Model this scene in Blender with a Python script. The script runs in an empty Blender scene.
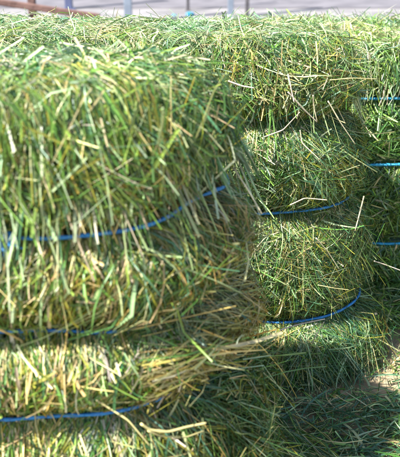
import bpy, math
from mathutils import Vector
import numpy as np

rng = np.random.default_rng(11)
scene = bpy.context.scene
COL = scene.collection
R = math.radians

# ------------------------------------------------------------------ helpers
def link(o, parent=None):
    COL.objects.link(o)
    if parent is not None:
        o.parent = parent
    return o

def tag(o, label=None, cat=None, group=None, kind=None):
    if label: o['label'] = label
    if cat: o['category'] = cat
    if group: o['group'] = group
    if kind: o['kind'] = kind
    return o

def empty(name, loc):
    o = bpy.data.objects.new(name, None)
    o.empty_display_size = 0.05
    o.location = loc
    return link(o)

def mesh_from(name, V, quads, mat, parent=None, tint=None, smooth=True, tris=None):
    """V (n,3), quads (m,4) -> object; tint (n,3) stored as a colour attribute."""
    me = bpy.data.meshes.new(name)
    V = np.asarray(V, np.float32); quads = np.asarray(quads, np.int32).reshape(-1, 4)
    nt = 0 if tris is None else len(tris)
    me.vertices.add(len(V)); me.vertices.foreach_set('co', V.ravel())
    loops = quads.ravel()
    starts = np.arange(len(quads), dtype=np.int32) * 4
    if nt:
        tris = np.asarray(tris, np.int32)
        starts = np.concatenate([starts, len(loops) + np.arange(nt, dtype=np.int32) * 3])
        loops = np.concatenate([loops, tris.ravel()])
    me.loops.add(len(loops)); me.loops.foreach_set('vertex_index', loops.astype(np.int32))
    me.polygons.add(len(starts)); me.polygons.foreach_set('loop_start', starts.astype(np.int32))
    me.update(calc_edges=True)
    me.polygons.foreach_set('use_smooth', np.full(len(starts), smooth))
    if tint is not None:
        a = me.color_attributes.new('tint', 'FLOAT_COLOR', 'POINT')
        c = np.ones((len(V), 4), np.float32); c[:, :3] = tint
        a.data.foreach_set('color', c.ravel())
    me.materials.append(mat)
    me.validate()
    o = bpy.data.objects.new(name, me)
    return link(o, parent)

def nrm(a):
    return a / np.maximum(np.linalg.norm(a, axis=-1, keepdims=True), 1e-9)

class Geo:
    """collects blades, stems and surfaces for ONE mesh"""
    def __init__(s): s.V = []; s.F = []; s.T = []; s.n = 0
    def add(s, V, F, T):
        s.V.append(V.reshape(-1, 3)); s.F.append(F.reshape(-1, 4) + s.n); s.T.append(T.reshape(-1, 3)); s.n += len(s.V[-1])
    def blades(s, P, W, w, col, fold=0.3, taper=0.5):
        """P (N,K,3) centre lines, W (N,K,3) width directions, w (N,) width, col (N,3)"""
        N, K, _ = P.shape
        if N == 0: return
        T = np.gradient(P, axis=1); T = nrm(T)
        W = nrm(W - (W * T).sum(-1, keepdims=True) * T)
        Nn = np.cross(T, W)
        sp = np.linspace(0, 1, K)[None, :]
        tp = (rng.random((N, 1)) < taper).astype(float)
        prof = (1 - tp) * (0.9 + 0.1 * np.sin(sp * 3.1)) + tp * (np.minimum(1, 0.55 + 1.6 * sp) * (1 - sp ** 2.2) + 0.06)
        h = (w[:, None] * prof * 0.5)[..., None]
        f = (fold * (0.3 + rng.random((N, 1)) * 1.2))[..., None]
        A = P - W * h; B = P + Nn * h * f * 2; C = P + W * h
        V = np.stack([A, B, C], 2)                       # N,K,3,3
        base = (np.arange(N) * K * 3)[:, None, None]
        k = (np.arange(K - 1) * 3)[None, :, None]
        j = np.arange(2)[None, None, :]
        i0 = base + k + j
        F = np.stack([i0, i0 + 1, i0 + 4, i0 + 3], -1)
        Tt = np.broadcast_to(col[:, None, None, :], (N, K, 3, 3)).copy()
        Tt *= (1 + 0.16 * (rng.random((N, K, 1, 1)) - 0.5))
        s.add(V, F, Tt)
    def stems(s, P, r, col, sides=4):
        N, K, _ = P.shape
        if N == 0: return
        T = nrm(np.gradient(P, axis=1))
        up = np.where(np.abs(T[..., 2:3]) > 0.9, np.array([1., 0, 0]), np.array([0, 0, 1.]))
        A = nrm(np.cross(T, up)); B = np.cross(T, A)
        ang = np.arange(sides) / sides * 2 * np.pi
        rr = (r[:, None] * np.linspace(1.0, 0.8, K)[None, :])[..., None, None]
        V = P[:, :, None, :] + rr * (A[:, :, None, :] * np.cos(ang)[None, None, :, None] + B[:, :, None, :] * np.sin(ang)[None, None, :, None])
        base = (np.arange(N) * K * sides)[:, None, None]
        k = (np.arange(K - 1) * sides)[None, :, None]
        j = np.arange(sides)[None, None, :]
        i0 = base + k + j; i1 = base + k + (j + 1) % sides
        F = np.stack([i0, i1, i1 + sides, i0 + sides], -1)
        Tt = np.broadcast_to(col[:, None, None, :], (N, K, sides, 3)).copy()
        Tt *= (1 + 0.12 * (rng.random((N, K, 1, 1)) - 0.5))
        s.add(V, F, Tt)
    def build(s, name, mat, parent=None):
        return mesh_from(name, np.concatenate(s.V), np.concatenate(s.F), mat, parent, np.clip(np.concatenate(s.T), 0, 1))

# ------------------------------------------------------------------ materials
def new_mat(name):
    m = bpy.data.materials.new(name); m.use_nodes = True
    nt = m.node_tree; nt.nodes.clear()
    out = nt.nodes.new('ShaderNodeOutputMaterial')
    return m, nt, out

def mat_hay(name, trans=0.3, rough=0.42, spec=0.45, fine=900):
    m, nt, out = new_mat(name)
    at = nt.nodes.new('ShaderNodeAttribute'); at.attribute_name = 'tint'
    tc = nt.nodes.new('ShaderNodeTexCoord')
    nz = nt.nodes.new('ShaderNodeTexNoise'); nz.inputs['Scale'].default_value = 55; nz.inputs['Detail'].default_value = 3
    nt.links.new(tc.outputs['Object'], nz.inputs['Vector'])
    mr = nt.nodes.new('ShaderNodeMapRange'); mr.inputs['From Min'].default_value = 0.3; mr.inputs['From Max'].default_value = 0.7
    mr.inputs['To Min'].default_value = 0.78; mr.inputs['To Max'].default_value = 1.22
    nt.links.new(nz.outputs['Fac'], mr.inputs['Value'])
    mx = nt.nodes.new('ShaderNodeVectorMath'); mx.operation = 'SCALE'
    nt.links.new(at.outputs['Color'], mx.inputs[0]); nt.links.new(mr.outputs['Result'], mx.inputs['Scale'])
    p = nt.nodes.new('ShaderNodeBsdfPrincipled')
    p.inputs['Roughness'].default_value = rough; p.inputs['Specular IOR Level'].default_value = spec
    nt.links.new(mx.outputs['Vector'], p.inputs['Base Color'])
    t = nt.nodes.new('ShaderNodeBsdfTranslucent')
    nt.links.new(mx.outputs['Vector'], t.inputs['Color'])
    ms = nt.nodes.new('ShaderNodeMixShader'); ms.inputs['Fac'].default_value = trans
    nt.links.new(p.outputs[0], ms.inputs[1]); nt.links.new(t.outputs[0], ms.inputs[2])
    nt.links.new(ms.outputs[0], out.inputs['Surface'])
    return m

def mat_noise(name, c1, c2, scale=20, rough=0.8, spec=0.3, bump=0.0, bscale=60, detail=6, ramp=(0.35, 0.65)):
    m, nt, out = new_mat(name)
    tc = nt.nodes.new('ShaderNodeTexCoord')
    nz = nt.nodes.new('ShaderNodeTexNoise'); nz.inputs['Scale'].default_value = scale; nz.inputs['Detail'].default_value = detail
    nt.links.new(tc.outputs['Object'], nz.inputs['Vector'])
    rp = nt.nodes.new('ShaderNodeValToRGB')
    rp.color_ramp.elements[0].position = ramp[0]; rp.color_ramp.elements[0].color = (*c1, 1)
    rp.color_ramp.elements[1].position = ramp[1]; rp.color_ramp.elements[1].color = (*c2, 1)
    nt.links.new(nz.outputs['Fac'], rp.inputs['Fac'])
    p = nt.nodes.new('ShaderNodeBsdfPrincipled')
    p.inputs['Roughness'].default_value = rough; p.inputs['Specular IOR Level'].default_value = spec
    nt.links.new(rp.outputs['Color'], p.inputs['Base Color'])
    if bump:
        n2 = nt.nodes.new('ShaderNodeTexNoise'); n2.inputs['Scale'].default_value = bscale; n2.inputs['Detail'].default_value = 8
        nt.links.new(tc.outputs['Object'], n2.inputs['Vector'])
        b = nt.nodes.new('ShaderNodeBump'); b.inputs['Strength'].default_value = bump; b.inputs['Distance'].default_value = 0.01
        nt.links.new(n2.outputs['Fac'], b.inputs['Height']); nt.links.new(b.outputs['Normal'], p.inputs['Normal'])
    nt.links.new(p.outputs[0], out.inputs['Surface'])
    return m

M_HAY = mat_hay('dried_grass', trans=.25, rough=.36, spec=.55)
M_STALK = mat_hay('straw_stalk_material', trans=0.1, rough=0.35, spec=0.5)
M_TWINE = mat_noise('blue_twine', (0.010, 0.125, 0.36), (0.025, 0.235, 0.56), 160, 0.38, 0.5, 0.4, 500)
M_TWINE2 = mat_noise('teal_twine', (0.010, 0.20, 0.36), (0.03, 0.33, 0.52), 160, 0.38, 0.5, 0.4, 500)
M_DIRT = mat_noise('dry_dirt', (0.20, 0.148, 0.085), (0.38, 0.30, 0.185), 9, 0.95, 0.15, 0.7, 70)
M_PALE = mat_noise('pale_concrete', (0.135, 0.126, 0.124), (0.205, 0.19, 0.184), 3, 0.9, 0.2, 0.3, 40)
M_ROAD = mat_noise('grey_road', (0.085, 0.078, 0.083), (0.135, 0.124, 0.130), 4, 0.85, 0.3, 0.3, 60)
M_WOOD = mat_noise('brown_wood', (0.085, 0.045, 0.036), (0.15, 0.085, 0.068), 14, 0.75, 0.3, 0.4, 50)
M_STEEL = mat_noise('blue_grey_steel', (0.14, 0.165, 0.20), (0.19, 0.22, 0.26), 12, 0.5, 0.5)
M_DARK = mat_noise('dark_post', (0.06, 0.055, 0.06), (0.10, 0.09, 0.09), 14, 0.7, 0.3)
M_BLUE = mat_noise('blue_paint', (0.06, 0.07, 0.13), (0.08, 0.095, 0.17), 12, 0.5, 0.5)
M_TARP = mat_noise('turquoise_plastic', (0.02, 0.17, 0.27), (0.04, 0.26, 0.36), 20, 0.4, 0.5)

# palettes (linear), name -> (colours, weights)
C = dict(
    green=(0.080, 0.180, 0.030), deep=(0.038, 0.100, 0.026), olive=(0.235, 0.235, 0.030), lime=(0.170, 0.275, 0.042),
    pale=(0.305, 0.385, 0.180), straw=(0.440, 0.385, 0.165), cream=(0.540, 0.480, 0.300), tan=(0.385, 0.290, 0.085),
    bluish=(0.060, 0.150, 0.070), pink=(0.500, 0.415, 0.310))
def pick(weights, n, jit=0.22):
    names = list(weights); w = np.array([weights[k] for k in names], float); w /= w.sum()
    pal = np.array([C[k] for k in names])
    c = pal[rng.choice(len(names), n, p=w)]
    return c * (1 + jit * rng.standard_normal((n, 1))).clip(0.45, 1.7) * (1 + 0.07 * rng.standard_normal((n, 3)))

# ------------------------------------------------------------------ bale surface
class Bale:
    def __init__(s, ctrl, H, strings, medial, bulge, R_top=0.06, flare=0.02, seed=0, pinch=0.5, flare_end=0.0, foot=1.0):
        s.foot = foot
        s.fe = flare_end
        r = np.random.default_rng(seed)
        ctrl = np.array(ctrl, float); n = len(ctrl); pts = []
        for i in range(n):                                  # closed Catmull-Rom
            p0, p1, p2, p3 = ctrl[i - 1], ctrl[i], ctrl[(i + 1) % n], ctrl[(i + 2) % n]
            t = np.linspace(0, 1, 24, endpoint=False)[:, None]
            d1 = max(np.linalg.norm(p2 - p1), 1e-6)
            m1 = (p2 - p0) / (np.linalg.norm(p2 - p1) + np.linalg.norm(p1 - p0)) * d1
            m2 = (p3 - p1) / (np.linalg.norm(p3 - p2) + np.linalg.norm(p2 - p1)) * d1
            pts.append((2*t**3-3*t**2+1)*p1 + (t**3-2*t**2+t)*m1 + (-2*t**3+3*t**2)*p2 + (t**3-t**2)*m2)
        P = np.concatenate(pts)
        seg = np.linalg.norm(np.roll(P, -1, 0) - P, axis=1)
        s.U = np.concatenate([[0], np.cumsum(seg)]); s.L = s.U[-1]
        s.P = np.concatenate([P, P[:1]])
        tg = nrm(np.roll(P, -1, 0) - np.roll(P, 1, 0)); N = np.stack([tg[:, 1], -tg[:, 0]], 1)
        s.N = np.concatenate([N, N[:1]])
        a, b = np.array(medial[0]), np.array(medial[1]); ab = b - a
        t = (((s.P - a) @ ab) / (ab @ ab)).clip(0, 1)
        s.Cc = a + t[:, None] * ab
        s.H = H; s.strings = sorted(strings); s.bulge = bulge; s.R = R_top; s.flare = flare; s.pinch = pinch
        s.M = 0.16
        s.ph = r.uniform(0, 6.28, (10,)); s.fr = r.uniform(5, 26, (10, 2)); s.am = r.uniform(0.3, 1, 10) / np.sqrt((s.fr**2).sum(1)) * 0.03
        hs = [0.0] + s.strings + [H]
        s.hs = hs
        # profile: arclength v -> (inset, height)
        th = np.linspace(0, math.pi / 2, 12)
        ins = [0, 0] + list(s.R - s.R * np.cos(th[1:])) + [s.M]
        hh = [0, H - s.R] + list(H - s.R + s.R * np.sin(th[1:])) + [H]
        ins, hh = np.array(ins), np.array(hh)
        s.PV = np.concatenate([[0], np.cumsum(np.hypot(np.diff(ins), np.diff(hh)))]); s.PI = ins; s.PH = hh
        s.vtop = s.PV[-2]; s.vmax = s.PV[-1]
    def fp(s, u):
        u = np.mod(u, s.L)
        return np.stack([np.interp(u, s.U, s.P[:, k]) for k in (0, 1)], -1), nrm(np.stack([np.interp(u, s.U, s.N[:, k]) for k in (0, 1)], -1)), np.stack([np.interp(u, s.U, s.Cc[:, k]) for k in (0, 1)], -1)
    def out(s, h):
        """outward bulge between the strings, pinched at each string"""
        o = np.zeros_like(h)
        for i in range(len(s.hs) - 1):
            a, b = s.hs[i], s.hs[i + 1]
            t = ((h - a) / (b - a))
            m = (t >= 0) & (t <= 1)
            tt = t.clip(0, 1)
            tp = 0.62                                            # fullest above the middle, tucked in gently below
            lo = np.sin((tt / tp).clip(0, 1) * math.pi / 2) ** s.pinch
            hi = np.sin(((1 - tt) / (1 - tp)).clip(0, 1) * math.pi / 2) ** (s.pinch * .6)
            if i == 0: f = np.where(tt < tp, .55 + .45 * lo, hi) * s.foot
            elif i == len(s.hs) - 2: f = lo
            else: f = np.where(tt < tp, lo, hi)
            o = np.where(m, f, o)
        o = np.where(h > s.H, 1.0, o); o = np.where(h < 0, 1.0, o)
        return o * s.bulge + s.flare * (1 - h / s.H)
    def lump(s, u, v):
        z = 0
        for k in range(10):
            z = z + s.am[k] * np.sin(s.fr[k, 0] * 1.6 * u + s.fr[k, 1] * 2.2 * v + s.ph[k])
        return z
    def S(s, u, v, off=0.0):
        v0 = np.minimum(v, s.vmax)
        ins = np.interp(v0, s.PV, s.PI); h = np.interp(v0, s.PV, s.PH) + np.minimum(v, 0)
        P, N, Cc = s.fp(u)
        o = s.out(h) + s.lump(u, v) + s.fe * (1 - h / s.H).clip(0, 1) * N[..., 0].clip(0, 1)
        q = (ins / s.M)[..., None]
        base = P + N * o[..., None]
        XY = base * (1 - q) + Cc * q
        top = ((v0 - (s.PV[1])) / (s.vtop - s.PV[1])).clip(0, 1)      # 0 on side, 1 on top
        offs = np.asarray(off) * np.ones_like(h)
        XY = XY + N * (offs * np.cos(top * math.pi / 2))[..., None]
        z = h + (offs + 0.5 * s.lump(u, v)) * np.sin(top * math.pi / 2)
        return np.concatenate([XY, z[..., None]], -1)
    def frame(s, u, v):
        e = 0.006
        tu = nrm(s.S(u + e, v) - s.S(u - e, v)); tv = nrm(s.S(u, v + e) - s.S(u, v - e))
        return tu, tv, nrm(np.cross(tu, tv))
    def edge_dist(s, XY):
        P = s.P[::3]; N = s.N[::3]
        P = P + N * s.bulge
        flat = XY.reshape(-1, 2); d = np.empty(len(flat))
        for i in range(0, len(flat), 4000):
            q = flat[i:i+4000]
            dd = np.linalg.norm(q[:, None] - P[None], axis=2)
            k = dd.argmin(1)
            sg = -np.sign(((q - P[k]) * N[k]).sum(1))
            d[i:i+4000] = dd[np.arange(len(q)), k] * sg
        return d.reshape(XY.shape[:-1])
    def ztop(s, XY):
        e = s.edge_dist(XY)
        q = (s.R - e).clip(0, None)
        z = s.H - (s.R - np.sqrt(np.maximum(s.R**2 - np.minimum(q, s.R)**2, 0))) - np.maximum(q - s.R, 0) * 3
        x, y = XY[..., 0], XY[..., 1]
        for k in range(6):
            z = z + 0.5 * s.am[k] * np.sin(s.fr[k, 0] * 1.5 * x + s.fr[k, 1] * 1.5 * y + s.ph[k])
        return z
    def core(s, g, col, inset=0.030):
        nu, nv = 150, 60
        u = np.linspace(0, s.L, nu, endpoint=False); v = np.concatenate([np.linspace(-0.0, s.vtop, nv - 8), np.linspace(s.vtop, s.vmax, 9)[1:]])
        Ug, Vg = np.meshgrid(u, v)
        V = s.S(Ug, Vg, -inset)
        nv = len(v)
        i = np.arange(nv - 1)[:, None] * nu; j = np.arange(nu)[None]; j2 = (j + 1) % nu
        F = np.stack([i + j, i + j2, i + nu + j2, i + nu + j], -1)
        c = pick(col, nv * nu, 0.25)
        g.add(V, F, c)

_ph = rng.uniform(0, 6.28, (4, 12)); _fq = rng.normal(0, 1, (4, 12, 3)); _fq /= np.linalg.norm(_fq, axis=2, keepdims=True)
_sc = rng.uniform(25, 150, (4, 12, 1)); _fq = _fq * _sc
def field(P, k):
    """smooth noise about -1..1 over space, features of 4 to 25 cm: neighbouring stems share lie and colour"""
    w = 1 / np.sqrt(_sc[k, :, 0])
    return (np.sin(P @ _fq[k].T + _ph[k]) * w).sum(-1) / np.sqrt((w ** 2).sum()) * 1.2
def patchy(col, P):
    a = field(P, 1)[:, None].clip(-1.6, 1.6); b = field(P, 2)[:, None].clip(-1.6, 1.6)
    return col * (1 + a * np.array([.16, .04, -.05])) * (1 + .16 * b)
WID, LEN, CNT = .62, 1.28, 2.0          # overall fineness of the cut grass
def side_blades(g, B, n, uf, vf, ang, L, w, off, pal, follow=0.7, lift=0.02, droop=0.0, K=6, twist=0.45, stem=0.15, curl=0.35, taper=0.5, sr=0.5, clamp=0.9, clump=.42):
    """blades on the bale's side: uf(n), vf(n) sample the start, ang(u,v,n) gives the direction in the (u,v) plane"""
    n = int(n * CNT)
    u0, v0 = uf(n), vf(n)
    P0 = B.S(u0, v0)
    a = ang(u0, v0, n) * 1.0 + clump * field(P0, 0)
    Ls = rng.uniform(L[0], L[1], n) * LEN
    ws = rng.uniform(w[0], w[1], n) * WID
    sp = np.linspace(0, 1, K)[None]
    cu = rng.normal(0, curl, (n, 1))
    aa = a[:, None] + cu * (sp - 0.3)
    du = np.cumsum(np.cos(aa) * Ls[:, None] / (K - 1), 1); dv = np.cumsum(np.sin(aa) * Ls[:, None] / (K - 1), 1)
    du -= du[:, :1]; dv -= dv[:, :1]
    if clamp > 0:                                           # ends tucked under the twine of their own band
        hs = np.array(B.strings + [9.0]); k = np.searchsorted(hs, v0)
        top = hs[k] - .004; bot = np.where(k > 0, hs[np.maximum(k - 1, 0)] + .004, -9)
        de = dv[:, -1]
        f = np.minimum(1, np.where(de > 0, (top - v0) / np.maximum(de, 1e-5), (bot - v0) / np.minimum(de, -1e-5))).clip(.15, 1)
        f = np.where(rng.random(n) < clamp, f, 1)[:, None]
        du = du * f; dv = dv * f
    vv = v0[:, None] + dv
    near = np.min(np.abs(vv[..., None] - np.array(B.strings)), -1)
    clear = (near / .032).clip(.06, 1)
    o0 = rng.uniform(off[0], off[1], n)[:, None] * np.where(rng.random((n, 1)) < .985, clear, 1)
    li = (np.abs(rng.normal(0, lift, n)))[:, None] * np.where(rng.random((n, 1)) < .5, sp ** 1.7, (1 - sp) ** 1.7)
    li = li * np.where(rng.random((n, 1)) < .98, clear, 1)
    Fp = B.S(u0[:, None] + du, vv, o0 + li)
    tu, tv, nn = B.frame(u0, v0)
    St = B.S(u0, v0, o0.mean(1))[:, None] + tu[:, None] * du[..., None] + tv[:, None] * dv[..., None] + nn[:, None] * (li * 1.3)[..., None]
    f = np.clip(rng.normal(follow, 0.25, (n, 1, 1)), 0, 1)
    f = np.where(rng.random((n, 1, 1)) < .97, np.maximum(f, 1 - clear[..., None] ** 1.5), f)   # held down by the twine
    P = Fp * f + St * (1 - f)
    lim = B.H + .020                                         # nothing stands up off the top like a lawn
    P[..., 2] = np.where(P[..., 2] > lim, lim + .25 * (P[..., 2] - lim), P[..., 2])
    P[..., 2] -= droop * sp ** 2 * Ls[:, None]
    finish(g, P, nn[:, None] * np.ones((1, K, 1)), ws, patchy(pick(pal, n), P0), twist, stem, taper, sr)

def finish(g, P, NN, ws, col, twist, stem, taper, sr=0.5):
    n = len(P)
    ws = ws * np.exp(rng.normal(0, .22, n)) * np.where(rng.random(n) < .04, 1.7, 1); ws = np.minimum(ws, .0044)      # a few broad crushed leaves
    T = nrm(np.gradient(P, axis=1))
    W = nrm(np.cross(T, NN)); Nn = np.cross(W, T)
    tw = rng.normal(0, twist, (n, 1, 1)) + rng.normal(0, 0.5, (n, 1, 1)) * np.linspace(-.5, .5, P.shape[1])[None, :, None]
    Wt = W * np.cos(tw) + Nn * np.sin(tw)
    m = rng.random(n) < stem
    g.blades(P[~m], Wt[~m], ws[~m], col[~m], taper=taper)
    g.stems(P[m], ws[m] * 0.5 * sr, col[m])

def top_blades(g, B, n, box, L, w, pal, rise=(0.0, 0.02), K=5, lift=0.02, stem=0.15, twist=0.7, taper=0.5, bias=None):
    n = int(n * CNT)
    xy = np.stack([rng.uniform(box[0], box[1], n), rng.uniform(box[2], box[3], n)], -1)
    e = B.edge_dist(xy); xy = xy[e > 0.004]; n = len(xy)
    P0 = np.concatenate([xy, np.full((n, 1), .6)], 1)
    a = 2.2 * field(P0, 3) + rng.normal(0, .9, n)
    Ls = rng.uniform(L[0], L[1], n) * LEN; ws = rng.uniform(w[0], w[1], n) * WID
    sp = np.linspace(-0.5, 0.5, K)[None]
    aa = a[:, None] + rng.normal(0, 0.45, (n, 1)) * sp
    XY = xy[:, None] + np.stack([np.cos(aa), np.sin(aa)], -1) * (sp * Ls[:, None])[..., None]
    z = B.ztop(XY)
    zc = B.ztop(xy)[:, None]
    z = np.maximum(z * 0.6 + 0.4 * zc, z) + rng.uniform(rise[0], rise[1], (n, 1)) + rng.normal(0, lift, (n, 1)) * sp * 2 + np.abs(rng.normal(0, lift * 0.4, (n, 1))) * (1 - 4 * sp**2)
    P = np.concatenate([XY, z[..., None]], -1)
    NN = np.broadcast_to(np.array([0, 0, 1.]), P.shape)
    finish(g, P, NN, ws, patchy(pick(pal, n), P0), twist, stem, taper)

def twine(B, h, mat, parent, lift=0.004, r=0.0026, knot_u=None, wob=0.004):
    n = 420
    u = np.linspace(0, B.L, n, endpoint=False)
    ph = rng.uniform(0, 6, 4)
    k = 2 * np.pi / B.L
    dz = wob * (np.sin(5 * k * u + ph[0]) + 0.6 * np.sin(11 * k * u + ph[1]))
    P, N, _ = B.fp(u)
    nx = N[:, 0].clip(0, 1)
    o = B.flare * (1 - h / B.H) + lift + 0.0018 * np.sin(23 * k * u + ph[2]) + nx * (.008 + B.fe * (1 - h / B.H))
    ctr = np.concatenate([P + N * o[:, None], (h + dz)[:, None]], 1)
    T = nrm(np.roll(ctr, -1, 0) - np.roll(ctr, 1, 0)); A = nrm(np.cross(T, np.array([0, 0, 1.]))); Bv = np.cross(T, A)
    m = 10
    ang = np.arange(m) / m * 2 * np.pi
    tw = (u / 0.011)[:, None]                                  # twisted strands
    rr = r * (1 + 0.22 * np.cos(3 * (ang[None] - tw)))
    V = ctr[:, None] + (A[:, None] * np.cos(ang)[None, :, None] + Bv[:, None] * np.sin(ang)[None, :, None]) * rr[..., None]
    i = np.arange(n)[:, None]; j = np.arange(m)[None]
    F = np.stack([i * m + j, ((i + 1) % n) * m + j, ((i + 1) % n) * m + (j + 1) % m, i * m + (j + 1) % m], -1)
    gt = Geo(); gt.add(V, F, np.zeros((n * m, 3)))
    nf = 170; k0 = rng.integers(0, n, nf); dirs = nrm(rng.normal(0, 1, (nf, 3)) + 1.4 * T[k0]); tt = np.linspace(0, 1, 5)[None, :, None]
    gt.stems(ctr[k0][:, None] + dirs[:, None] * tt * rng.uniform(.005, .014, (nf, 1, 1)) + np.array([0, 0, -1.]) * .004 * tt ** 2, np.full(nf, .00022), np.zeros((nf, 3)), 3)
    o_ = gt.build('twine', mat, parent)
    if knot_u is not None:
        P, N, _ = B.fp(np.array([knot_u])); c = np.array([*(P[0] + N[0] * (o.mean() + 0.004)), h + 0.004])
        t3 = np.array([-N[0][1], N[0][0], 0.])
        n3 = np.array([*N[0], 0.])
        pts = []
        for s_ in np.linspace(0, 1, 90):                      # an overhand knot with two frayed tails
            a = s_ * 4 * math.pi
            pts.append(c + t3 * (0.0055 * math.sin(a)) + np.array([0, 0, 1.]) * 0.008 * math.cos(a * 1.5) + n3 * (0.005 * math.cos(a) + 0.008))
        g = Geo()
        g.stems(np.array([pts]), np.array([0.0023]), np.array([[0, 0, 0.]]), 8)
        for sgn in (-1, 1):
            for q in range(3):
                e = [c + n3 * 0.004 + t3 * sgn * (0.004 * s_ + 0.006 * q * s_) + np.array([0, 0, 1.]) * (sgn * 0.006 - 0.016 * s_ ** 1.2 + 0.012 * (q == 1) * s_) + n3 * 0.008 * math.sin(3 * s_) for s_ in np.linspace(0, 1, 8)]
                g.stems(np.array([e]), np.array([0.0009]), np.array([[0, 0, 0.]]), 6)
        g.build('knot', mat, o_)
    return o_

# camera model, for placing single stalks on the world's own surfaces
CAM = np.array([0, 0, 0.843]); PITCH = R(23.7); FPX = 746.0
def ray(px, py):
    x = (px - 200) / FPX; y = (py - 228.5) / FPX
    f = np.array([0, math.cos(PITCH), -math.sin(PITCH)]); dn = np.array([0, -math.sin(PITCH), -math.cos(PITCH)])
    return f + np.array([1., 0, 0]) * x + dn * y
def at(px, py, Y):
    d = ray(px, py); return CAM + d * (Y / d[1])

def stalk(parent, pts, r, col, node=True):
    """one cut stalk: a bent tapering tube with a swollen joint"""
    pts = np.array(pts, float)
    t = np.linspace(0, 1, 22); k = np.linspace(0, 1, len(pts))
    P = np.stack([np.interp(t, k, pts[:, i]) for i in range(3)], -1)
    P[1:-1] = (P[:-2] + 2 * P[1:-1] + P[2:]) / 4
    T = nrm(np.gradient(P, axis=0)); A = nrm(np.cross(T, np.array([0.3, 0.1, 1.]))); Bv = np.cross(T, A)
    m = 8; ang = np.arange(m) / m * 2 * np.pi
    rad = r * np.linspace(1.08, 0.82, 22)
    if node: rad[8] *= 1.3; rad[9] *= 1.2
    V = P[:, None] + rad[:, None, None] * (A[:, None] * np.cos(ang)[None, :, None] + 0.8 * Bv[:, None] * np.sin(ang)[None, :, None])
    i = np.arange(21)[:, None] * m; j = np.arange(m)[None]; j2 = (j + 1) % m
    F = np.stack([i + j, i + j2, i + m + j2, i + m + j], -1)
    c = np.array(col) * (1 + 0.25 * np.sin(np.linspace(0, 5, 22) + rng.uniform(0, 6)))[:, None, None] * np.ones((22, m, 3))
    V = V.reshape(-1, 3); nV = len(V)
    V = np.concatenate([V, P[:1], P[-1:]]); c = np.concatenate([c.reshape(-1, 3), c[0, :1], c[-1, :1]])
    tr = [[nV, (q + 1) % m, q] for q in range(m)] + [[nV + 1, 21 * m + q, 21 * m + (q + 1) % m] for q in range(m)]
    return mesh_from('straw_stalk', V, F.reshape(-1, 4), M_STALK, parent, c.clip(0, 1), True, tr)

def unif(a, b): return lambda n: rng.uniform(a, b, n)
def norm(m, s): return lambda u, v, n: rng.normal(m, s, n)
DN = -math.pi / 2; UP = math.pi / 2
BALES = 'hay bales standing on edge in a cluster on the ground'

# ------------------------------------------------------------------ bale in front, left
FB = Bale([(-1.10, .745), (-.60, .735), (-.30, .730), (-.15, .735), (-.090, .755), (-.055, .805), (-.018, .868), (-.006, .893), (-.028, .912),
           (-.08, .922), (-.60, .960), (-1.10, .970), (-1.20, .94), (-1.225, .88), (-1.20, .79)],
          0.656, (0.302, 0.409, 0.523), ((-1.06, .85), (-.15, .832)), 0.036, 0.075, 0.050, 3, .9, .02)
fb = tag(empty('hay_bale', (-.55, .88, 0)), 'nearest and largest hay bale filling the left half, its lower bands yellow with straw', 'hay bale', BALES)
def U(B, x, y):
    return B.U[np.argmin(((B.P - np.array([x, y])) ** 2).sum(1))]
def off_parent(o, root):
    o.matrix_parent_inverse = root.matrix_world.inverted() if False else o.matrix_parent_inverse
    return o

uL, uC, uE, uB = U(FB, -.50, .735), U(FB, -.095, .755), U(FB, -.006, .893), U(FB, -.1, .923)
g = Geo()
FB.core(g, dict(green=3, olive=3, deep=2))
sun_pal = dict(green=4.5, olive=3.6, lime=4, straw=1.1, deep=2.8, cream=.6, pale=1.0, tan=.2, bluish=.5)
low_pal = dict(green=2.6, olive=3.2, lime=3, straw=4, cream=1.8, deep=2.4, tan=1.0, pale=1.0)
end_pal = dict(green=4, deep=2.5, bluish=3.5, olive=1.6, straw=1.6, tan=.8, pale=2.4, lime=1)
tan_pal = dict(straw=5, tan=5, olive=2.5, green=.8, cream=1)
top_pal = dict(pale=8, lime=1.6, green=2.6, straw=.9, cream=2.6, bluish=1.8)  # pale, cool mix: sun glare and sky sheen put into the top's colour
# upper front band: long upright blades tucked into the twine
side_blades(g, FB, 7600, unif(uL, uC + .05), unif(.526, .62), norm(UP, .10), (.07, .16), (.0022, .0048), (-.028, .012), sun_pal, .92, .010, stem=.12, taper=.85, clump=.14)
side_blades(g, FB, 500, unif(uL, uC + .05), unif(.525, .68), norm(UP, .7), (.05, .11), (.002, .004), (.0, .014), sun_pal, .6, .014)
# lower front bands: shorter, strawier
for a, b in ((.413, .519), (.306, .405), (.12, .298)):
    side_blades(g, FB, 2600, unif(uL, uC + .05), unif(a, b - .02), norm(UP, .24), (.035, .09), (.0022, .005), (-.026, .010), low_pal, .8, .010, stem=.2, clump=.24)
    side_blades(g, FB, 420, unif(uL, uC + .05), unif(a, b), norm(UP, 1.0), (.02, .07), (.002, .0045), (.0, .013), low_pal, .6, .012, stem=.3)
# tufts fanning out of each crease
for h in FB.strings:
    side_blades(g, FB, 500, unif(uL, uC + .04), lambda n, h=h: rng.normal(h + .006, .004, n), norm(UP, .2), (.04, .09), (.0018, .004), (-.004, .004), sun_pal | dict(olive=6, straw=2), .9, .012, clump=.15)
    side_blades(g, FB, 650, unif(uL, uC + .04), lambda n, h=h: rng.normal(h - .006, .004, n), norm(DN, .3), (.02, .06), (.002, .0045), (-.004, .004), low_pal, .9, .012)
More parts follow.
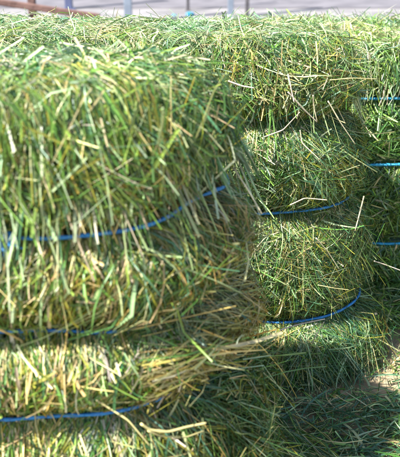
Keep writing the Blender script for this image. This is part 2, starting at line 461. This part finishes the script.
# shaded end: combed, fanning down to the right
e0, e1 = uC - .01, uE + .07
side_blades(g, FB, 2200, unif(e0, e1), unif(.52, .66), norm(UP + .35, .6), (.04, .10), (.002, .004), (-.025, .012), dict(green=5, deep=5, bluish=2, olive=1.5, lime=1, straw=.4, pale=.5), .75, .014, stem=.2)  # deep greens paint the shade of the upper end into the blades
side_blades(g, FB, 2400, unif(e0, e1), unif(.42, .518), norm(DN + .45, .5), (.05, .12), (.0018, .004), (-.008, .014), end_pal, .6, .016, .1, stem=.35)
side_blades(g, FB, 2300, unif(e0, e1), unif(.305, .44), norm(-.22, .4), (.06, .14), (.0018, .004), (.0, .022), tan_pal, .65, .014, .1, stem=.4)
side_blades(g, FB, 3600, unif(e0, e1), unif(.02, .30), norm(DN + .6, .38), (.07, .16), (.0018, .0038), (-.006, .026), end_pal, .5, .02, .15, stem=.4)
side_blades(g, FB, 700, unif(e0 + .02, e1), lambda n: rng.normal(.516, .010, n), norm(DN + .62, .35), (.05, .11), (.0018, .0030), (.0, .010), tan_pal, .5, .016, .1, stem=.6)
# hidden back and far left: thinner cover
side_blades(g, FB, 4500, unif(uB, uB + 2.2), unif(.0, .62), norm(UP, .5), (.05, .12), (.003, .006), (-.01, .012), sun_pal, .75, .012)
side_blades(g, FB, 1500, unif(uL - .55, uL), unif(.0, .62), norm(UP, .4), (.05, .12), (.003, .006), (-.01, .012), sun_pal, .75, .012)
side_blades(g, FB, 900, unif(uL, e1), unif(.2, .65), norm(0, 3), (.006, .018), (.002, .005), (.002, .012), sun_pal, .4, .008)
g.build('packed_hay', M_HAY, fb)
g = Geo()
top_blades(g, FB, 9000, (-.45, .10, .66, 1.08), (.03, .10), (.002, .005), top_pal, (-.008, .016), lift=.012)
top_blades(g, FB, 1700, (-1.25, -.45, .66, 1.08), (.04, .11), (.003, .006), top_pal, (-.006, .014), lift=.012)
side_blades(g, FB, 2800, unif(uL, e1), unif(FB.PV[1] + .05, FB.vtop + .04), norm(0, 1.2), (.04, .10), (.0016, .004), (-.004, .014), top_pal | dict(green=3, lime=4), .7, .012, .1)
g.build('loose_top_hay', M_HAY, fb)
twine(FB, .523, M_TWINE, fb, .020, .0022, U(FB, -.197, .73), .003)
twine(FB, .409, M_TWINE, fb, .009, .0021)
twine(FB, .302, M_TWINE, fb, .012, .0021)

# ------------------------------------------------------------------ bale in the middle, in focus
MBm = Bale([(-.85, 1.275), (-.30, 1.27), (.06, 1.263), (.135, 1.263), (.185, 1.278), (.218, 1.312), (.230, 1.35), (.218, 1.385), (.19, 1.415),
            (.10, 1.445), (-.06, 1.485), (-.30, 1.50), (-.85, 1.49), (-.95, 1.43), (-.975, 1.345), (-.94, 1.26)],
           0.615, (0.124, 0.333, 0.500), ((-.80, 1.365), (.10, 1.355)), 0.034, 0.060, 0.034, 8, .9, .050, 1.2)
mb = tag(empty('hay_bale', (-.3, 1.34, 0)), 'sharply focused middle hay bale with pale stalks poking from its front', 'hay bale', BALES)
mL, mC, mE, mB = U(MBm, -.15, 1.215), U(MBm, .155, 1.243), U(MBm, .230, 1.34), U(MBm, .10, 1.445)
g = Geo()
MBm.core(g, dict(green=3, olive=2, deep=3))
mid_pal = dict(green=4, lime=2.8, deep=2.2, olive=1.3, pale=3.6, straw=1.3, cream=1.0, bluish=2)
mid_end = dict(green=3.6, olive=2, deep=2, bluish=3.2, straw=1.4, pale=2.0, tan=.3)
for a, b in ((.0, .120), (.13, .328), (.340, .495), (.505, .60)):
    side_blades(g, MBm, int(24000 * (b - a)), unif(mL, mC + .06), unif(a, b - .01), norm(UP, .65), (.025, .08), (.0013, .0036), (-.028, .012), mid_pal, .75, .010, stem=.3, taper=.8)
    side_blades(g, MBm, int(10000 * (b - a)), unif(mL, mC + .06), unif(a, b), norm(UP, 1.5), (.02, .06), (.0012, .0034), (.0, .014), mid_pal, .6, .012, stem=.25)
for h in MBm.strings:
    side_blades(g, MBm, 420, unif(mL, mC + .03), lambda n, h=h: rng.normal(h - .008, .005, n), norm(DN, .5), (.03, .07), (.0018, .004), (-.004, .008), mid_pal | dict(cream=2, pink=1), .85, .014, stem=.3)
    side_blades(g, MBm, 250, unif(mL, mC + .03), lambda n, h=h: rng.normal(h + .008, .004, n), norm(UP, .5), (.02, .05), (.0018, .004), (-.004, .004), mid_pal, .9, .010)
f0, f1 = mC - .02, mE + .10
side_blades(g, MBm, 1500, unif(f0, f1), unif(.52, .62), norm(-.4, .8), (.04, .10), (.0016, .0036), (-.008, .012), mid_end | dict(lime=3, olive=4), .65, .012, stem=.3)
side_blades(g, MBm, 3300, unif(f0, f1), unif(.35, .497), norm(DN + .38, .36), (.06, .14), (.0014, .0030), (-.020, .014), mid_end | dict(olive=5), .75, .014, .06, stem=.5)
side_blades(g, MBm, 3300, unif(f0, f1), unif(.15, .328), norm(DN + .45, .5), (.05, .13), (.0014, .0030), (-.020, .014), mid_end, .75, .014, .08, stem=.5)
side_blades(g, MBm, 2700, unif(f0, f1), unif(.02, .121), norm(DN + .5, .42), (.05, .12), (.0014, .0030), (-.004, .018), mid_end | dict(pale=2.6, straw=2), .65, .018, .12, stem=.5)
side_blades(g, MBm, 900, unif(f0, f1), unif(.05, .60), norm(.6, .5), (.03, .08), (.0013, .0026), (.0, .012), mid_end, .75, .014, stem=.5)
side_blades(g, MBm, 4200, unif(mB, mB + 2.2), unif(.0, .60), norm(UP, .6), (.04, .11), (.003, .006), (-.01, .012), mid_pal, .75, .012)
side_blades(g, MBm, 1500, unif(mL - .7, mL), unif(.0, .60), norm(UP, .5), (.04, .11), (.003, .006), (-.01, .012), mid_pal, .75, .012)
side_blades(g, MBm, 2600, unif(mL, f1), unif(0, .62), norm(0, 3), (.006, .018), (.002, .005), (.002, .014), mid_pal | dict(cream=1.5, straw=3), .4, .008)
g.build('packed_hay', M_HAY, mb)
g = Geo()
top_blades(g, MBm, 11500, (-.50, .40, 1.12, 1.56), (.03, .10), (.0014, .0034), top_pal, (-.008, .016), lift=.012, stem=.25)
top_blades(g, MBm, 1500, (-1.0, -.5, 1.12, 1.56), (.03, .09), (.003, .005), top_pal, (-.006, .014), lift=.012)
side_blades(g, MBm, 2600, unif(mL, f1), unif(MBm.PV[1] - .01, MBm.vtop + .02), norm(DN + .3, .8), (.025, .08), (.0018, .004), (-.004, .014), mid_pal | dict(pale=4), .7, .014, .1, stem=.25)
g.build('loose_top_hay', M_HAY, mb)
twine(MBm, .500, M_TWINE, mb, .003, .0026)
twine(MBm, .333, M_TWINE, mb, .016, .0024)
twine(MBm, .124, M_TWINE, mb, .018, .0024)

# ------------------------------------------------------------------ bale at the back right
BB = Bale([(.06, 1.585), (.40, 1.572), (.80, 1.572), (1.20, 1.580), (1.29, 1.61), (1.33, 1.70), (1.32, 1.82), (1.26, 1.91), (1.15, 1.94),
           (.60, 1.945), (.10, 1.93), (.02, 1.89), (-.03, 1.80), (-.03, 1.69), (.0, 1.62)],
          0.552, (0.135, 0.318, 0.462), ((.16, 1.755), (1.14, 1.755)), 0.026, 0.06, 0.012, 5)
bb = tag(empty('hay_bale', (.65, 1.75, 0)), 'leafy bright green hay bale farthest back at the right edge with turquoise twines', 'hay bale', BALES)
b0, b1 = U(BB, .06, 1.585), U(BB, .85, 1.572)
g = Geo()
BB.core(g, dict(green=4, deep=3))
back_pal = dict(green=6, lime=4.5, pale=1.4, deep=2, bluish=1.5, straw=.5, cream=.3)
side_blades(g, BB, 9500, unif(b0, b1), unif(.0, .55), norm(UP, 1.6), (.014, .045), (.0025, .006), (-.028, .014), back_pal, .65, .012, stem=.1, taper=.7)
side_blades(g, BB, 500, unif(b0, b1), unif(.0, .55), norm(UP, .6), (.04, .08), (.0018, .004), (-.004, .012), back_pal, .7, .012, stem=.4)
side_blades(g, BB, 6000, unif(b1, b1 + 2.6), unif(.0, .60), norm(UP, 1.2), (.03, .08), (.003, .007), (-.01, .012), back_pal, .7, .012)
g.build('packed_hay', M_HAY, bb)
g = Geo()
top_blades(g, BB, 9000, (-.06, .75, 1.52, 1.99), (.02, .08), (.002, .005), top_pal | dict(lime=5), (-.008, .018), lift=.014, stem=.2)
top_blades(g, BB, 2000, (.75, 1.36, 1.52, 1.99), (.03, .09), (.003, .006), top_pal, (-.006, .014), lift=.012)
g.build('loose_top_hay', M_HAY, bb)
for h in BB.strings: twine(BB, h, M_TWINE2, bb, .022, .0029)

# distinct cut stalks poking out of the bales
def px_stalk(parent, Ys, pts, r, col):
    n = len(pts); Y = np.linspace(Ys[0], Ys[1], n); r = r * .62
    return stalk(parent, [at(p[0], p[1], y) for p, y in zip(pts, Y)], r, C[col])
for Ys, pts, r, c in (
    ((.86, .84), [(233, 167), (248, 190), (262, 214)], .0019, 'cream'),
    ((.70, .70), [(18, 303), (32, 325), (46, 356)], .0017, 'straw'),
    ((.66, .68), [(141, 424), (150, 430), (168, 432), (186, 427), (206, 423)], .0027, 'straw'),
    ((.66, .70), [(148, 431), (160, 436), (184, 438), (198, 433), (204, 431)], .0017, 'straw'),
    ((.68, .665), [(172, 437), (186, 447)], .0022, 'pink'),
    ((.84, .92), [(236, 325), (262, 347), (283, 372), (297, 398)], .0016, 'tan'),
    ((.72, .71), [(104, 262), (112, 240), (122, 214)], .0016, 'straw'),
    ((.70, .74), [(130, 330), (165, 322), (200, 314), (236, 306)], .0017, 'tan'),
    ((.69, .69), [(30, 372), (44, 398), (60, 432)], .0016, 'straw'),
    ((.67, .66), [(96, 400), (128, 420), (150, 446)], .0017, 'straw'),
    ((.71, .69), [(143, 300), (148, 280), (152, 262)], .0019, 'cream'),
    ((.70, .66), [(158, 145), (162, 126), (163, 108)], .0018, 'pale')):
    px_stalk(fb, Ys, pts, r, c)
for Ys, pts, r, c in (
    ((1.15, 1.13), [(288, 74), (291, 88), (294, 102)], .0019, 'pink'),
    ((1.13, 1.15), [(288, 92), (302, 108), (317, 122)], .0021, 'pink'),
    ((1.15, 1.16), [(313, 95), (314, 108), (317, 121)], .0018, 'cream'),
    ((1.17, 1.18), [(328, 101), (340, 122), (355, 144)], .0021, 'cream'),
    ((1.14, 1.13), [(228, 81), (242, 86), (254, 88)], .0026, 'pink'),
    ((1.16, 1.20), [(330, 80), (352, 78), (377, 79)], .0017, 'straw'),
    ((1.14, 1.13), [(264, 137), (283, 130), (300, 112)], .0017, 'pink'),
    ((1.24, 1.22), [(364, 196), (360, 212), (355, 231)], .0022, 'cream'),
    ((1.15, 1.15), [(290, 205), (305, 198), (327, 200)], .0020, 'cream'),
    ((1.13, 1.12), [(300, 130), (302, 143), (320, 160)], .0018, 'cream'),
    ((1.11, 1.13), [(316, 238), (328, 252), (339, 269)], .0020, 'cream'),
    ((1.26, 1.27), [(374, 261), (386, 265), (402, 271)], .0022, 'pink'),
    ((1.12, 1.13), [(280, 330), (300, 324), (325, 319)], .0023, 'pink'),
    ((1.12, 1.11), [(312, 343), (318, 332), (324, 322)], .0018, 'cream'),
    ((1.12, 1.13), [(318, 285), (333, 288), (349, 290)], .0016, 'straw'),
    ((1.13, 1.12), [(231, 283), (245, 299), (262, 302)], .0018, 'cream')):
    px_stalk(mb, Ys, pts, r, c)

# children were built in world coordinates: keep them there
bpy.context.view_layer.update()
for root in (fb, mb, bb):
    for ch in root.children:
        ch.matrix_parent_inverse = root.matrix_world.inverted()

# ------------------------------------------------------------------ ground
def sheet(name, x0, x1, y0, y1, z, mat, nx, ny, amp=0.0):
    xs = np.linspace(x0, x1, nx); ys = np.linspace(y0, y1, ny); X, Y = np.meshgrid(xs, ys)
    Z = np.full_like(X, z)
    if amp:
        for k in range(9):
            f = rng.uniform(1.5, 26, 2); Z = Z + amp * rng.uniform(.2, 1) / (1 + f.sum() / 18) * np.sin(f[0] * X + f[1] * Y + rng.uniform(0, 6))
        Z = np.minimum(Z, z + .004)
    i = np.arange(ny - 1)[:, None] * nx; j = np.arange(nx - 1)[None]
    F = np.stack([i + j, i + j + 1, i + nx + j + 1, i + nx + j], -1)
    return tag(mesh_from(name, np.stack([X, Y, Z], -1).reshape(-1, 3), F.reshape(-1, 4), mat), kind='structure')
sheet('ground', -150, 150, -60, 400, -0.03, M_DIRT, 3, 3)
sheet('bare_dirt', -2.2, 2.4, -.5, 3.0, -0.004, M_DIRT, 160, 130, .004)
sheet('concrete_yard', -30, 30, 3.6, 6.75, -0.016, M_PALE, 3, 3)
sheet('road', -60, 60, 6.75, 14.0, -0.012, M_ROAD, 3, 3)

# ------------------------------------------------------------------ things across the yard
import bmesh
def bm_obj(name, bm, mat, parent=None, bevel=.006):
    bmesh.ops.recalc_face_normals(bm, faces=bm.faces)
    me = bpy.data.meshes.new(name); bm.to_mesh(me); bm.free(); me.materials.append(mat)
    o = link(bpy.data.objects.new(name, me), parent)
    if bevel:
        b = o.modifiers.new('bevel', 'BEVEL'); b.width = bevel; b.segments = 2
    return o
def beam(bm, a, b, w, h):
    a, b = Vector(a), Vector(b); d = (b - a).normalized(); s_ = d.cross(Vector((0, 0, 1)))
    s_ = s_.normalized() if s_.length > 1e-3 else Vector((1, 0, 0)); u_ = s_.cross(d)
    vs = [bm.verts.new(p + s_ * x * w / 2 + u_ * y * h / 2) for p in (a, b) for x, y in ((-1, -1), (1, -1), (1, 1), (-1, 1))]
    for f in ((3, 2, 1, 0), (4, 5, 6, 7), (0, 1, 5, 4), (1, 2, 6, 5), (2, 3, 7, 6), (3, 0, 4, 7)): bm.faces.new([vs[i] for i in f])
def lx(px, Y, z=.2): return (px - 200) / FPX * (Y * math.cos(PITCH) + (CAM[2] - z) * math.sin(PITCH))
Y0 = 4.6
fn = tag(empty('wooden_fence', (lx(45, Y0), Y0, -.012)), 'low brown wooden rail fence with a sagging lower rail beyond the bales', 'fence')
def zpx(py, Y): return CAM[2] - Y * math.tan(PITCH + math.atan((py - 228.5) / FPX))
def local(x, y, z): return (x - fn.location.x, y - fn.location.y, z - fn.location.z)
for px, ht in ((31, .95), (-75, .95), (66, .20)):
    bm = bmesh.new(); beam(bm, local(lx(px, Y0), Y0 + .06, -.02), local(lx(px, Y0), Y0 + .06, ht), .045, .045); bm_obj('post', bm, M_WOOD, fn)
for y0, y1, x0, x1 in ((-12, 17, -90, 100),):
    bm = bmesh.new(); beam(bm, local(lx(x0, Y0), Y0, zpx(y0, Y0)), local(lx(x1, Y0), Y0, zpx(y1, Y0)), .03, .038); bm_obj('rail', bm, M_WOOD, fn)
bm = bmesh.new(); beam(bm, local(lx(-90, Y0), Y0, .80), local(lx(36, Y0), Y0, .76), .035, .06); bm_obj('rail', bm, M_WOOD, fn)
def post(px, Y, w, mat, label, ht=1.5, cap=True):
    root = tag(empty('metal_post', (lx(px, Y, 0), Y, -.016)), label, 'post', 'posts standing across the yard')
    bm = bmesh.new(); beam(bm, (0, 0, .008), (0, 0, ht), w, w); bm_obj('shaft', bm, mat, root, .004)
    bm = bmesh.new(); beam(bm, (0, 0, 0), (0, 0, .008), w * 1.8, w * 1.8); bm_obj('base_plate', bm, mat, root, .002)
    bm = bmesh.new(); beam(bm, (0, 0, ht), (0, 0, ht + .012), w * 1.12, w * 1.12); bm_obj('cap', bm, mat, root, .003)
post(128.5, 5.9, .058, M_STEEL, 'blue-grey steel post beside the end of the brown wooden rail')
post(230.5, 6.2, .046, M_STEEL, 'blue-grey steel post just left of the slim dark post')
post(247.0, 6.2, .030, M_DARK, 'slim dark post beside a blue-grey one above the bale tops')
post(188.0, 6.6, .026, M_DARK, 'thin dark post behind the turquoise plastic scraps')
post(69.0, 6.7, .062, M_BLUE, 'deep blue post behind the brown wooden rail')
def scrap(px, py, w, label):
    p = ray(px, py); t = (CAM[2] + .005) / -p[2]; p = CAM + p * t
    bm = bmesh.new(); bmesh.ops.create_icosphere(bm, subdivisions=3, radius=1)
    for v in bm.verts:
        k = 1 + .28 * math.sin(5 * v.co.x + px) * math.sin(6 * v.co.y) + .2 * math.sin(11 * v.co.z + 7 * v.co.x)
        v.co = Vector((v.co.x * w * k, v.co.y * w * .7 * k, max(v.co.z, -.4) * w * .55 * k + w * .22))
    o = bm_obj('plastic_scrap', bm, M_TARP, None, 0); o.location = (p[0], p[1], -.016)
    tag(o, label, 'scrap', 'turquoise scraps on the pale yard')
scrap(174, 14.5, .020, 'small turquoise plastic scrap on the pale yard, left of the wider one')
scrap(190, 14, .036, 'wider turquoise plastic scrap on the pale yard by the thin dark post')

# loose hay lying on the ground
g = Geo()
def litter(n, box, L, w, pal, zr, bias, stem=.3, keep=None):
    x = rng.uniform(box[0], box[1], n); y = rng.uniform(box[2], box[3], n)
    if keep is not None:
        k = rng.random(n) < keep(x, y); x, y = x[k], y[k]; n = len(x)
    a = rng.normal(bias[0], bias[1], n); Ls = rng.uniform(*L, n); ws = rng.uniform(*w, n)
    K = 6; sp = np.linspace(-.5, .5, K)[None]
    aa = a[:, None] + rng.normal(0, .5, (n, 1)) * sp
    XY = np.stack([x, y], -1)[:, None] + np.stack([np.cos(aa), np.sin(aa)], -1) * (sp * Ls[:, None])[..., None]
    z = rng.uniform(zr[0], zr[1], (n, 1)) + rng.normal(0, .010, (n, 1)) * sp * 2 + np.abs(rng.normal(0, .006, (n, 1))) * (1 - 4 * sp ** 2)
    P = np.concatenate([XY, np.maximum(z, .002)[..., None]], -1)
    finish(g, P, np.broadcast_to(np.array([0, 0, 1.]), P.shape), ws, pick(pal, n), .6, stem, .6)
def bare(x, y):
    m = np.exp(-((y - 1.165) / .022) ** 2) * (x > .20)
    return (1 - .93 * m) * np.where((y > 1.13) & (x > .0), .3, 1)
gp = dict(green=2, bluish=7, deep=2, pale=4, lime=.8, straw=.7, tan=.3)  # bluish weight paints the blue skylit shade into the hay colour
litter(5600, (-.15, .75, .62, 1.24), (.03, .10), (.002, .0042), gp, (.003, .02), (.1, .85), keep=bare)
litter(1500, (-.15, .75, .62, 1.30), (.02, .06), (.002, .004), gp | dict(straw=4), (.002, .012), (0, 2), keep=lambda x, y: .35 + .65 * bare(x, y))
litter(4500, (-.1, .8, .6, 1.35), (.004, .016), (.001, .003), gp | dict(straw=4, tan=2), (.001, .008), (0, 3))
litter(1600, (-.9, .0, .45, .95), (.05, .14), (.002, .0045), gp, (.002, .02), (.15, .9))
litter(1200, (.45, 1.6, 1.2, 1.7), (.04, .12), (.002, .0045), gp, (.002, .02), (.15, .9))
litter(1500, (.36, .75, 1.36, 1.56), (.03, .11), (.002, .0045), back_pal, (.002, .045), (.3, 1.2))
litter(1500, (-.12, .20, .70, .99), (.07, .16), (.0016, .0032), end_pal | dict(pale=4, straw=2), (.006, .05), (-.75, .35), .5)
hy = g.build('loose_hay', M_HAY)
tag(hy, 'loose green hay strewn on the shaded ground between the bales', 'loose hay', kind='stuff')

# ------------------------------------------------------------------ world, sun, camera
w = bpy.data.worlds.new('World'); scene.world = w; w.use_nodes = True
nt = w.node_tree; bg = nt.nodes['Background']
SUN = np.array([-.45, -.32, .84]); SUN /= np.linalg.norm(SUN)
el = math.asin(SUN[2]); az = math.atan2(SUN[0], SUN[1])
sky = nt.nodes.new('ShaderNodeTexSky'); sky.sky_type = 'NISHITA'; sky.sun_disc = False
sky.sun_elevation = el; sky.sun_rotation = az % (2 * math.pi)
nt.links.new(sky.outputs[0], bg.inputs['Color']); bg.inputs['Strength'].default_value = 0.105
sl = bpy.data.lights.new('sun', 'SUN'); sl.energy = 5.0; sl.angle = R(.53); sl.color = (1, .975, .93)
so = link(bpy.data.objects.new('sun', sl))
from mathutils import Vector
so.rotation_euler = Vector(-SUN).to_track_quat('-Z', 'Y').to_euler()
so.location = (-3, -2.5, 6)

cd = bpy.data.cameras.new('camera'); cam = link(bpy.data.objects.new('camera', cd))
cam.location = CAM; cam.rotation_euler = (math.pi / 2 - PITCH, 0, 0)
cd.sensor_fit = 'HORIZONTAL'; cd.lens = 50; cd.sensor_width = 50 * 400 / FPX
cd.clip_start = .02; cd.clip_end = 1000
cd.dof.use_dof = True; cd.dof.focus_distance = 1.29; cd.dof.aperture_fstop = 7.0
scene.camera = cam
scene.view_settings.view_transform = 'Standard'; scene.view_settings.look = 'None'
scene.view_settings.exposure = 1.75; scene.view_settings.gamma = 1
scene.view_settings.use_curve_mapping = False
